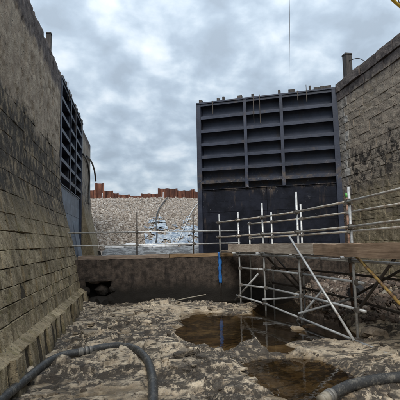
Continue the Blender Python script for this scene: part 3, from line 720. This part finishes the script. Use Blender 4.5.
def run(row, z, name, dx, mat='tube', ext=.18, i0=0, i1=None, zs=None, r=.0242):
    i1 = len(row)-1 if i1 is None else i1
    for i in range(i0, i1):
        a, c = V3(row[i], zs[i] if zs else z), V3(row[i+1], zs[i+1] if zs else z); off = Vector((dx, 0, 0)); e_ = (c-a).normalized()*ext
        tube_part(sc_, name, a+off-e_*(.4 if i > i0 else .6)+Vector((0, 0, .002*(i % 2))), c+off+e_, r, mat)
        coupler(sc_, a+off*.5)
    coupler(sc_, V3(row[i1], zs[i1] if zs else z)+Vector((dx*.5, 0, 0)))
FT = [2.30, 2.31, 2.33, 2.33, 2.36, 2.42]; FM_ = [z-.44 for z in FT]
BT = [2.24, 2.25, 2.27, 2.30, 2.34, 2.38]; BMz = [z-.42 for z in BT]
run(FR, 0, 'guard_rail', -.05, 'tube_pale', zs=FT, i0=0); run(FR, 0, 'guard_rail', -.05, 'tube_pale', zs=FM_)
run(BK, 0, 'guard_rail', .05, 'tube_pale', zs=BT); run(BK, 0, 'guard_rail', .05, 'tube_pale', zs=BMz)
run(FR, ZD-.05, 'ledger', -.05, 'tube', i0=1); run(BK, ZD-.05, 'ledger', .05, 'tube', i0=0)
run(FR, .98, 'ledger', .05, i0=1, i1=4); run(FR, .52, 'ledger', .05, i0=1, i1=4)
run(FR, 0, 'ledger', -.05, i0=1, zs=[.25, .22, .14, .06, .02, .0])
run(BK, 0, 'ledger', -.05, i0=1, zs=[.6, .55, .52, .45, .38, .34], mat='tube_dark'); 
run(BK, .96, 'ledger', .05, i0=1, mat='tube_dark')
for i, p in enumerate(FR[1:5]+BK[1:5]):                             # sole plates under the standards
    zf = fz(*p); MB().box((p[0]-.085, p[1]-.085, zf-.03), (p[0]+.085, p[1]+.085, zf+.012)).build('base_plate', 'coupler', sc_)
for i in range(1, 6):                                              # transoms under the deck
    tube_part(sc_, 'transom', V3(FR[i], ZD+.0)+Vector((-.2, .06, 0)), V3(BK[i], ZD+.0)+Vector((.2, .06, 0)))
tube_part(sc_, 'transom', V3(FR[2], .24)+Vector((-.1, -.05, 0)), V3(BK[2], .30)+Vector((.15, -.05, 0))); tube_part(sc_, 'transom', V3(FR[3], .16)+Vector((-.1, -.05, 0)), V3(BK[3], .5)+Vector((.15, -.05, 0)))
# braces
def brace(p, q, mat='tube', lab=None):
    o = tube_part(sc_, 'brace', p, q, .0242, mat)
    if lab: o['label'] = lab
brace(V3(FR[3], 1.80)+Vector((-.16, .12, 0)), V3(FR[4], .04)+Vector((-.11, -.06, 0)))
brace(P(347, 246, X=3.60), P(401, 305, X=3.66), 'tube_yellow', 'yellow rusty brace')
brace(P(357, 312, X=3.75), P(402, 248, X=3.82), 'tube_dark')
brace(P(292, 327, X=3.42), P(324, 288, X=3.95)); brace(P(235, 300, X=2.82), P(258, 274, X=3.15))
brace(V3(FR[2], 1.32)+Vector((.06, 0, 0)), V3(BK[2], .35)+Vector((0, .06, 0)), 'tube_dark'); brace(V3(BK[1], 1.3)+Vector((.06, 0, 0)), V3(BK[2], .4)+Vector((.06, 0, 0)), 'tube_dark')
brace(V3(BK[3], .5)+Vector((.06, 0, 0)), V3(BK[4], 1.3)+Vector((.06, 0, 0)), 'tube_dark')
# deck boards: four side by side, in three lengths
for (i0, i1) in ((0, 2), (2, 3), (3, 4), (4, 5)):
    a0, a1, c0, c1 = V3(FR[i0], 0), V3(FR[i1], 0), V3(BK[i0], 0), V3(BK[i1], 0)
    for k in range(4):
        t = (k+.5)/4; p, q = a0.lerp(c0, t), a1.lerp(c1, t); p.z = q.z = ZD+.045; w = .9*(a0-c0).length/4
        o = timber_obj('deck_board', p, q, w-.012, .036, 'board_grey', None); o.parent = sc_; o.matrix_parent_inverse = Matrix.Translation(sc_.location).inverted()
def toe(p, q, h, mat):
    o = timber_obj('toe_board', p, q, .036, h, mat, None); o.parent = sc_; o.matrix_parent_inverse = Matrix.Translation(sc_.location).inverted(); return o
dxv = Vector((-.10, 0, 0))
def along(row, s):
    i = int(s); return Vector((*row[min(i, 5)], 0)).lerp(Vector((*row[min(i+1, 5)], 0)), s-i)
zt_ = ZD+.135
toe(along(FR, .62)+dxv+Vector((0, 0, zt_)), along(FR, 2)+dxv+Vector((0, 0, zt_)), .21, 'board_grey')
toe(along(FR, 2.01)+dxv+Vector((0, 0, zt_)), along(FR, 3.42)+dxv+Vector((0, 0, zt_+.0)), .22, 'board_grey')
toe(along(FR, 3.43)+dxv+Vector((0, 0, zt_-.015)), along(FR, 5)+dxv+Vector((0, 0, zt_+.0)), .22, 'board_brown')
toe(along(BK, .8)-dxv+Vector((0, 0, zt_)), along(BK, 3)-dxv+Vector((0, 0, zt_)), .2, 'board_grey'); toe(along(BK, 3.01)-dxv+Vector((0, 0, zt_)), along(BK, 5)-dxv+Vector((0, 0, zt_)), .2, 'board_brown')

# ------------------------------------------------------------------ hoses on the rock
def floor_hose(label, path, r, name='pump_hose', clamp=None, ends=None):
    pts = path
    t = thing(name, label, 'hose', (pts[0].x, pts[0].y, 0))
    MB().tube(path, r, 18).build('hose_body', 'hose', t, True)
    # moulded ribs give the wall of the hose its relief
    if clamp:
        for s in clamp:
            k = int(s*(len(path)-1)); d = (path[k+1]-path[k]).normalized()
            MB().tube([path[k]-d*.022, path[k]-d*.018, path[k]+d*.018, path[k]+d*.022], lambda u: r*1.06+(.006 if .2 < u < .8 else 0), 20).build('hose_clamp', 'clamp', t, True)
    if ends:
        p = path[0]; d = (path[0]-path[2]).normalized(); MB().tube([p-d*.02, p+d*.03, p+d*.032, p+d*.07, p+d*.072, p+d*.09], lambda u: r*(1.08 if u < .3 else .88 if u < .7 else 1.0), 18).build('coupling', 'hose_end', t, True)
    return t
floor_hose('thick black hose along the foot of the left wall, arching towards the camera', HOSE_L, .054, clamp=(.392, .408, .424, .44))
floor_hose('black hose with pale coupling lying in the bottom right corner', HOSE_R, .06, clamp=(.05, .09), ends=True)

o = MB().tube(smooth_path([P(148, 302, Y=11.6), P(172, 301, Y=11.7), P(188, 298, Y=11.78), P(206, 294.5, Y=11.86)], 8), .016, 8).build('thin_pipe', 'hose_end', None, True)
tag(o, 'thin pale pipe lying on the rocks at the foot of the sill wall', 'pipe')
# ------------------------------------------------------------------ rubble and stones
r = random.Random(5); items = []
for _ in range(5200):
    x = r.uniform(4.3, 6.75); y = r.uniform(7.0, 11.9); 
    if r.random() > min(1, (x-4.1)/1.2): continue
    s = r.choice([.025, .03, .04, .05, .065, .09]) * r.uniform(.7, 1.3); items.append((x, y, 0, s))
for _ in range(1500):
    x = r.uniform(-1.3, 3.9); y = r.uniform(3.2, 11.8)
    if fbm(np.array([x*1.1]), np.array([y*1.1]), 171, 4)[0] < .44+.14*r.random(): continue
    s = r.choice([.012, .016, .02, .028, .035, .05])*r.uniform(.7, 1.3); items.append((x, y, 0, s))
ax = np.array([[q[0] for q in items]]); ay = np.array([[q[1] for q in items]]); hz = floor_h(ax, ay)[0][0]
big = [(q[0], q[1], h+q[3]*.25, q[3]) for q, h in zip(items, hz) if q[0] > 4.2]
rock_pile('rubble', big, 'rubble')
small = [(q[0], q[1], h+q[3]*.25, q[3]) for q, h in zip(items, hz) if q[0] <= 4.2 and h > -.05]; small = [(a, b_, c-.30*d, d) for a, b_, c, d in small]
rock_pile('loose_stones', small, 'rubble_pale')
def slab_rocks(name, spots, mat):
    """broken plates of the bedded rock, flat and angular, half sunk in the floor; one object"""
    r = random.Random(name); V = []; Fc = []; T = []; SL = []; n = 0
    for (x, y, z, s, nrm) in spots:
        k = r.randint(5, 8); th = s*r.uniform(.16, .38); ang = sorted(r.uniform(0, 6.28) for _ in range(k)); ph = r.uniform(0, 6.28); el = r.uniform(.5, .85)
        q = Quaternion((r.gauss(0, 1), r.gauss(0, 1), 0), r.gauss(0, .20)) if False else Quaternion(Vector((r.gauss(0, 1), r.gauss(0, 1), .01)).normalized(), r.gauss(0, .20))
        ring = [(math.cos(a)*s*r.uniform(.8, 1.1), math.sin(a)*s*el*r.uniform(.8, 1.1)) for a in ang]; c_, s_ = math.cos(ph*.25-.6), math.sin(ph*.25-.6)
        ring = [(a*c_-b_*s_, a*s_+b_*c_) for a, b_ in ring]
        vs = [(a, b_, -th) for a, b_ in ring]+[(a*1.02, b_*1.02, th*.25+r.uniform(-.08, .08)*th) for a, b_ in ring]+[(a*.88, b_*.88, th*.5+r.uniform(-.15, .15)*th) for a, b_ in ring]
        vs = [q @ Vector(v) for v in vs]; V += [(v.x+x, v.y+y, v.z+z) for v in vs]
        for j in range(k):
            i = (j+1) % k; Fc += [(n+j, n+i, n+k+i, n+k+j), (n+k+j, n+k+i, n+2*k+i, n+2*k+j)]
        Fc.append(tuple(n+2*k+j for j in range(k))); t = r.uniform(.1, .8); T += [t]*(3*k); SL += [r.choice([0, 0, .3, .6, .9])]*(3*k); n += 3*k
    o = mesh_obj(name, V, Fc, mat); o['kind'] = 'stuff'
    for nm, arr in (('tone', T), ('slime', SL)):
        at = o.data.attributes.new(nm, 'FLOAT', 'POINT'); at.data.foreach_set('value', np.array(arr, 'f4'))
    return o
r = random.Random(21); sp = []
while len(sp) < 750:
    x = r.uniform(-1.25, 3.6); y = 3.2+8.4*r.random()**1.25
    if fbm(np.array([x*.8]), np.array([y*1.0]), 181, 4)[0] < .43+.16*r.random(): continue
    s_ = r.choice([.03, .04, .05, .06, .08, .11, .16])*r.uniform(.8, 1.25); sp.append((x, y, s_))
ax = np.array([[q[0] for q in sp]]); ay = np.array([[q[1] for q in sp]]); hz = floor_h(ax, ay)[0][0]
def near_hose(x, y): return min(math.hypot(x-p.x, y-p.y) for path, _ in HOSES for p in path) < .17
slab_rocks('broken_rock', [(q[0], q[1], h-.005, q[2], None) for q, h in zip(sp, hz) if h > -.03 and not near_hose(q[0], q[1])], 'rock')
def ground_hit(px, py):
    """first place where the pixel's sight line meets the rock"""
    yy = np.arange(3, 11.9, .03); q = np.array([P(px, py, Y=v) for v in yy]); hh = floor_h(q[None, :, 0], q[None, :, 1])[0][0]
    k = np.argmax(np.maximum(hh, -.09) >= q[:, 2]); return Vector((q[k, 0], q[k, 1], max(hh[k], -.09)))
def boulder(px, py, s, mat, label, sub=0, Z0=None, sq=(1, 1, 1)):
    p = ground_hit(px, py+s*12)
    v, f = ROCKS2[sub % 6]; o = mesh_obj('boulder', v*s*np.array(sq), f, mat, None, False, (p.x, p.y, p.z+s*.22)); o.rotation_euler = (.1*sub, .07*sub, sub*1.1)
    return tag(o, label, 'boulder')
boulder(374, 333, .26, 'rubble_pale', 'large square tan boulder behind the lower scaffold tubes on the right', 1, sq=(1.3, 1, .9))
boulder(359, 293, .27, 'black', 'black rounded lump behind the tall right hand scaffold standard', 2)
boulder(386, 293, .15, 'hose_end', 'pale whitish stone on the rubble at the right edge', 3)
boulder(275, 296, .15, 'bag', 'small white stone at the foot of the sill behind the scaffold', 4, sq=(.9, .9, 1.5))
boulder(300, 331, .12, 'rock', 'flat pale stone in the pool under the scaffold', 5, sq=(1.9, 1, .6))
boulder(311, 326, .11, 'rock', 'small flat stone right of the pale pool stone', 0, sq=(2.0, 1, .6))

# ------------------------------------------------------------------ beyond the gate: stone bank, membrane, bags, piles
YB0, YB1, ZB0, ZB1 = 19.6, 29.4, 1.42, 4.98
def bank_z(x, y):
    t = (y-YB0)/(YB1-YB0); return ZB0+(ZB1-ZB0)*np.clip(t, 0, 1)**.92+.18*(fbm(x*.4, y*.4, 101, 4)-.5)*np.clip(t*6, 0, 1)
us = np.linspace(-14, 18, 90); vs_ = np.linspace(YB0-.4, YB1+4, 50)
o = grid('stone_bank', lambda u, w: (u, w, float(bank_z(np.array([u]), np.array([w]))[0])), us, vs_, 'earth'); o['kind'] = 'structure'
r = random.Random(8); it = []
for _ in range(38000):
    x = r.uniform(-4.5, 9.5); y = r.uniform(YB0+.1, YB1+.3); it.append((x, y, r.choice([.04, .045, .05, .06, .075, .10])*r.uniform(.8, 1.2)))
ax = np.array([q[0] for q in it]); ay = np.array([q[1] for q in it]); hz = bank_z(ax, ay)
rock_pile('bank_stones', [(q[0], q[1], h+q[2]*.15, q[2]) for q, h in zip(it, hz)], 'bank')
def bank_pt(px, py, lift=0.):
    y = 24.
    for _ in range(25):
        p = P(px, py, Y=y); zt = float(bank_z(np.array([p.x]), np.array([y]))[0])+lift; y -= (zt-p.z)*-1.2 if False else 0
        y = y+(p.z-zt)*1.2 if True else y
        y = min(max(y, YB0-.2), YB1)
    p = P(px, py, Y=y); p.z = float(bank_z(np.array([p.x]), np.array([y]))[0])+lift; return p
# torn crumpled plastic low on the bank
def sheet(u, w):
    y = YB0+.15+w; x = u; k = fbm(np.array([x*1.6]), np.array([y*1.6]), 111, 5)[0]; k2 = abs(fbm(np.array([x*3.3+9]), np.array([y*3.3]), 117, 4)[0]-.5)
    return (x, y, float(bank_z(np.array([x]), np.array([y]))[0])+.13+.20*(k-.5)-.16*k2+.07*(fbm(np.array([x*7.]), np.array([y*7.]), 119, 3)[0]-.5))
us = np.linspace(.45, 4.6, 150); vs_ = np.linspace(0, 4.8, 120); v = [sheet(u, w) for w in vs_ for u in us]; nu = len(us); f = []
for j in range(len(vs_)-1):
    for i in range(nu-1):
        u, w = us[i], vs_[j]
        hole = fbm(np.array([u*2.6+4]), np.array([w*2.6]), 131, 5, .65)[0]
        edge = .66-.03*w-.22*max(0, .75-(u-.45)-.25*math.sin(w*2.3)-.2*math.sin(w*5.1))-.10*max(0, w-2.4)-.10*max(0, w-2.0)*(abs(u-2.2) < .5)
        if hole < edge-.03: f.append((j*nu+i, j*nu+i+1, (j+1)*nu+i+1, (j+1)*nu+i))
o = mesh_obj('plastic_sheeting', v, f, 'plastic', None, True); tag(o, 'torn blue and white plastic sheeting crumpled low on the stone bank', 'sheeting')
sm = o.modifiers.new('thickness', 'SOLIDIFY'); sm.thickness = .01
# row of white bags at the foot of the bank
bagm = []
for k in range(4):
    bm = bmesh.new(); bmesh.ops.create_icosphere(bm, subdivisions=3, radius=1)
    for vtx in bm.verts:
        c = vtx.co; e_ = lambda q: math.copysign(abs(q)**.62, q); n_ = fbm(np.array([c.x*2+k*7]), np.array([c.y*2+c.z*2]), 141, 3)[0]-.5
        vtx.co = Vector((e_(c.x)*.36, e_(c.y)*.21, e_(c.z)*.115))*(1+.30*n_)
    mm = bpy.data.meshes.new('sand_bag'); bm.to_mesh(mm); bm.free(); mm.materials.append(M['bag']); mm.polygons.foreach_set('use_smooth', [True]*len(mm.polygons)); bagm.append(mm)
x = -1.2; k = 0; ORD = 'first second third fourth fifth sixth seventh eighth ninth tenth eleventh twelfth thirteenth fourteenth fifteenth sixteenth'.split()
while x < 4.6:
    o = link('sand_bag', bagm[k % 4], None, (x, YB0-.32+random.uniform(-.08, .08), 1.22+.36+random.uniform(-.06, .05))); o.rotation_euler = (random.uniform(-.1, .1), random.uniform(-.08, .08), random.uniform(-.3, .3))
    s = random.uniform(.7, 1.15); o.scale = (s, s, s*random.uniform(.8, 1.3)); tag(o, '%s white bag from the left in the row below the stone bank' % ORD[k], 'sand bag', 'white bags at the foot of the bank'); x += random.uniform(.5, .8)*s; k += 1
def memb(u, w):
    n_ = fbm(np.array([u*1.2]), np.array([w*2]), 151, 4)[0]; return (u, 17.2+w, 1.23+.12*w+.16*n_*min(1, w*3))
o = grid('membrane', memb, np.linspace(-1.4, 3.6, 60), np.linspace(0, 1.9, 24), 'membrane'); tag(o, 'crumpled grey membrane on the ground in front of the white bags', 'membrane'); sm = o.modifiers.new('thickness', 'SOLIDIFY'); sm.thickness = .012
for pix, rr, mat, lab in ((((168, 197), (163, 203), (158, 211), (156, 220), (157, 232), (156, 242)), .032, 'black', 'dark hose running down the middle of the stone bank'), (((198, 203), (192, 211), (187, 222), (182, 232), (178, 241)), .022, 'tube', 'pale hose running down the stone bank beside the gate')):
    o = MB().tube(smooth_path([bank_pt(*q, .16) for q in pix], 6), rr, 8).build('bank_hose', mat, None, True); tag(o, lab, 'hose')
# sheet piles
sp_ = thing('sheet_pile_wall', 'row of rusty steel sheet piles with stepped tops along the bank crest', 'sheet piling', (2, 30, 5))
YP = 29.9
def pile_mesh(x0, w, zt, zb=4.4):
    dpt = .20; q = [(0, 0), (.14, 0), (.30, dpt), (.70, dpt), (.86, 0), (1, 0)]; th = .03; v = []; f = []
    for z_ in (zb, zt):
        for (a, d_) in q: v.append((x0+a*w, YP+d_, z_))
        for (a, d_) in q: v.append((x0+a*w, YP+d_+th, z_))
    n = 6
    for i in range(5):
        f += [(i, i+1, 12+i+1, 12+i), (6+i+1, 6+i, 18+i, 18+i+1), (12+i, 12+i+1, 18+i+1, 18+i)]
    f += [(0, 12, 18, 6), (5, 11, 23, 17)]
    return v, f
steps = [(80, 95, 190), (95, 104, 183), (104, 113, 190), (113, 118.5, 192.7), (118.5, 130, 194), (130, 141, 195.6), (141, 158, 193.8), (158, 177.5, 188.6), (177.5, 191, 190.4), (191, 194.5, 188.8), (194.5, 210, 191), (210, 240, 190)]
for (a, c, ty) in steps:
    xa, xb = P(a, 196, Y=YP).x, P(c, 196, Y=YP).x; zt = P((a+c)/2, ty, Y=YP).z; n = max(1, round((xb-xa)/.62))
    for i in range(n):
        v, f = pile_mesh(xa+(xb-xa)*i/n-.012, (xb-xa)/n+.024, zt+random.uniform(-.05, .03)); mesh_obj('sheet_pile', [(q[0], q[1]+.006*((i+int(a)) % 2), q[2]) for q in v], f, 'rust', sp_)
for px, py in ((102, 196), (163, 195)):
    p = P(px, py, Y=29.6); o = MB().tube([(p.x, 29.6, float(bank_z(np.array([p.x]), np.array([29.6]))[0])-.05), (p.x+.02, 29.62, p.z+.22)], .035, 8).build('marker_post', 'bag'); tag(o, 'short pale marker post in front of the %s sheet piles' % ('leftmost tall' if px < 120 else 'middle raised'), 'post')

# ------------------------------------------------------------------ small things
# hoses draped over the far wall end
for pix, yy, lab in ((((83, 154), (86.5, 160), (88.8, 170), (89.4, 181), (88.8, 192), (88.6, 204)), 18.6, 'inner black hose hanging in an arch on the far left wall end'), (((86.5, 156), (91, 161), (94.3, 170), (95.8, 181)), 20.2, 'outer black hose curving over the edge of the far left wall end')):
    pts = []
    for q in pix:
        p = P(*q, X=XL+.06)
        for _ in range(6): p = P(*q, X=XLz(p.z)+.06)
        pts.append(p)
    
    o = MB().tube(smooth_path(pts, 8), .042, 10).build('draped_hose', 'black', None, True); tag(o, lab, 'hose')
# grey plank leaning on the open leaf
pk0, pk1 = P(80.5, 255, X=-1.93), P(74.5, 222, X=-2.16)
o = timber_obj('leaning_panel', (pk0.x+.0, pk0.y, ZS), (pk1.x, pk0.y+.05, pk1.z+.03), .34, .03, 'gate_grey', 'pale grey panel leaning against the foot of the open left gate leaf', 'panel')
# posts on the walls
p = P(348, 74, X=XR+.2); tpz = P(348, 55, Y=p.y).z
pw = thing('mooring_post', 'dark square timber post on top of the right wall by the gate', 'post', (p.x, p.y, ZT))
MB().box((p.x-.11, p.y-.11, ZT-.05), (p.x+.11, p.y+.11, tpz-.03)).build('post_shaft', 'post_wood', pw); MB().box((p.x-.125, p.y-.125, tpz-.03), (p.x+.125, p.y+.125, tpz+.02)).build('post_cap', 'post_wood', pw)
MB().tube(smooth_path([(p.x, p.y-.12, tpz-.25), (p.x+.15, p.y-.5, tpz-.36), (p.x+.3, p.y-.95, ZT+.02)], 6), .012, 6).build('stay_wire', 'cable', pw)
p = P(48.5, 44, X=XL-.12); tpz = P(48.5, 34, Y=p.y).z
pw = thing('mooring_post', 'short dark stub post on top of the left wall', 'post', (p.x, p.y, ZT))
MB().box((p.x-.05, p.y-.07, ZT-.06), (p.x+.07, p.y+.07, tpz-.02)).build('post_shaft', 'post_wood', pw); MB().box((p.x-.06, p.y-.08, tpz-.02), (p.x+.08, p.y+.08, tpz+.02)).build('post_cap', 'post_wood', pw)
# crane boom over the right wall with its hoist rope down to the gate
crn = thing('crane', 'yellow lattice crane boom rising over the right wall with a thin hoist rope', 'crane', (16, 16, 6.9))
cy_ = 13.2; tip = P(291, -108, Y=cy_); lowp = P(410, -2, Y=cy_+1.2); dv = (lowp-tip).normalized(); foot = tip+dv*((6.9-tip.z)/dv.z)
sdv = dv.cross(Vector((0, 0, 1))).normalized(); upv = sdv.cross(dv).normalized()
W2 = .32
for s1, s2 in ((-1, -1), (1, -1), (1, 1), (-1, 1)):
    MB().tube([tip+sdv*s1*W2*.6+upv*s2*W2*.6, tip+dv*1.6+sdv*s1*W2+upv*s2*W2, foot+sdv*s1*W2+upv*s2*W2], .065, 8).build('boom_chord', 'yellow', crn, True)
Lb = (foot-tip).length; m = MB(); s = 1.6; k = 0
while s < Lb-1:
    for (q1, q2) in (((-1, -1), (1, -1)), ((1, -1), (1, 1)), ((1, 1), (-1, 1)), ((-1, 1), (-1, -1))):
        a = tip+dv*s+(sdv*q1[0]+upv*q1[1])*W2; c = tip+dv*(s+.7)+(sdv*q2[0]+upv*q2[1])*W2; m.tube([a, c], .025, 6)
    s += .7
m.build('boom_lacing', 'tube_dark', crn)
rp = P(288.5, 86, Y=YH+.9)
MB().tube([(rp.x, rp.y, ZG), (tip.x, tip.y, tip.z)], .007, 6).build('hoist_rope', 'cable', crn)
MB().box((foot.x-.9, foot.y-1.2, 6.9), (foot.x+1.8, foot.y+1.2, 7.5)).build('crawler_base', 'tube_dark', crn)
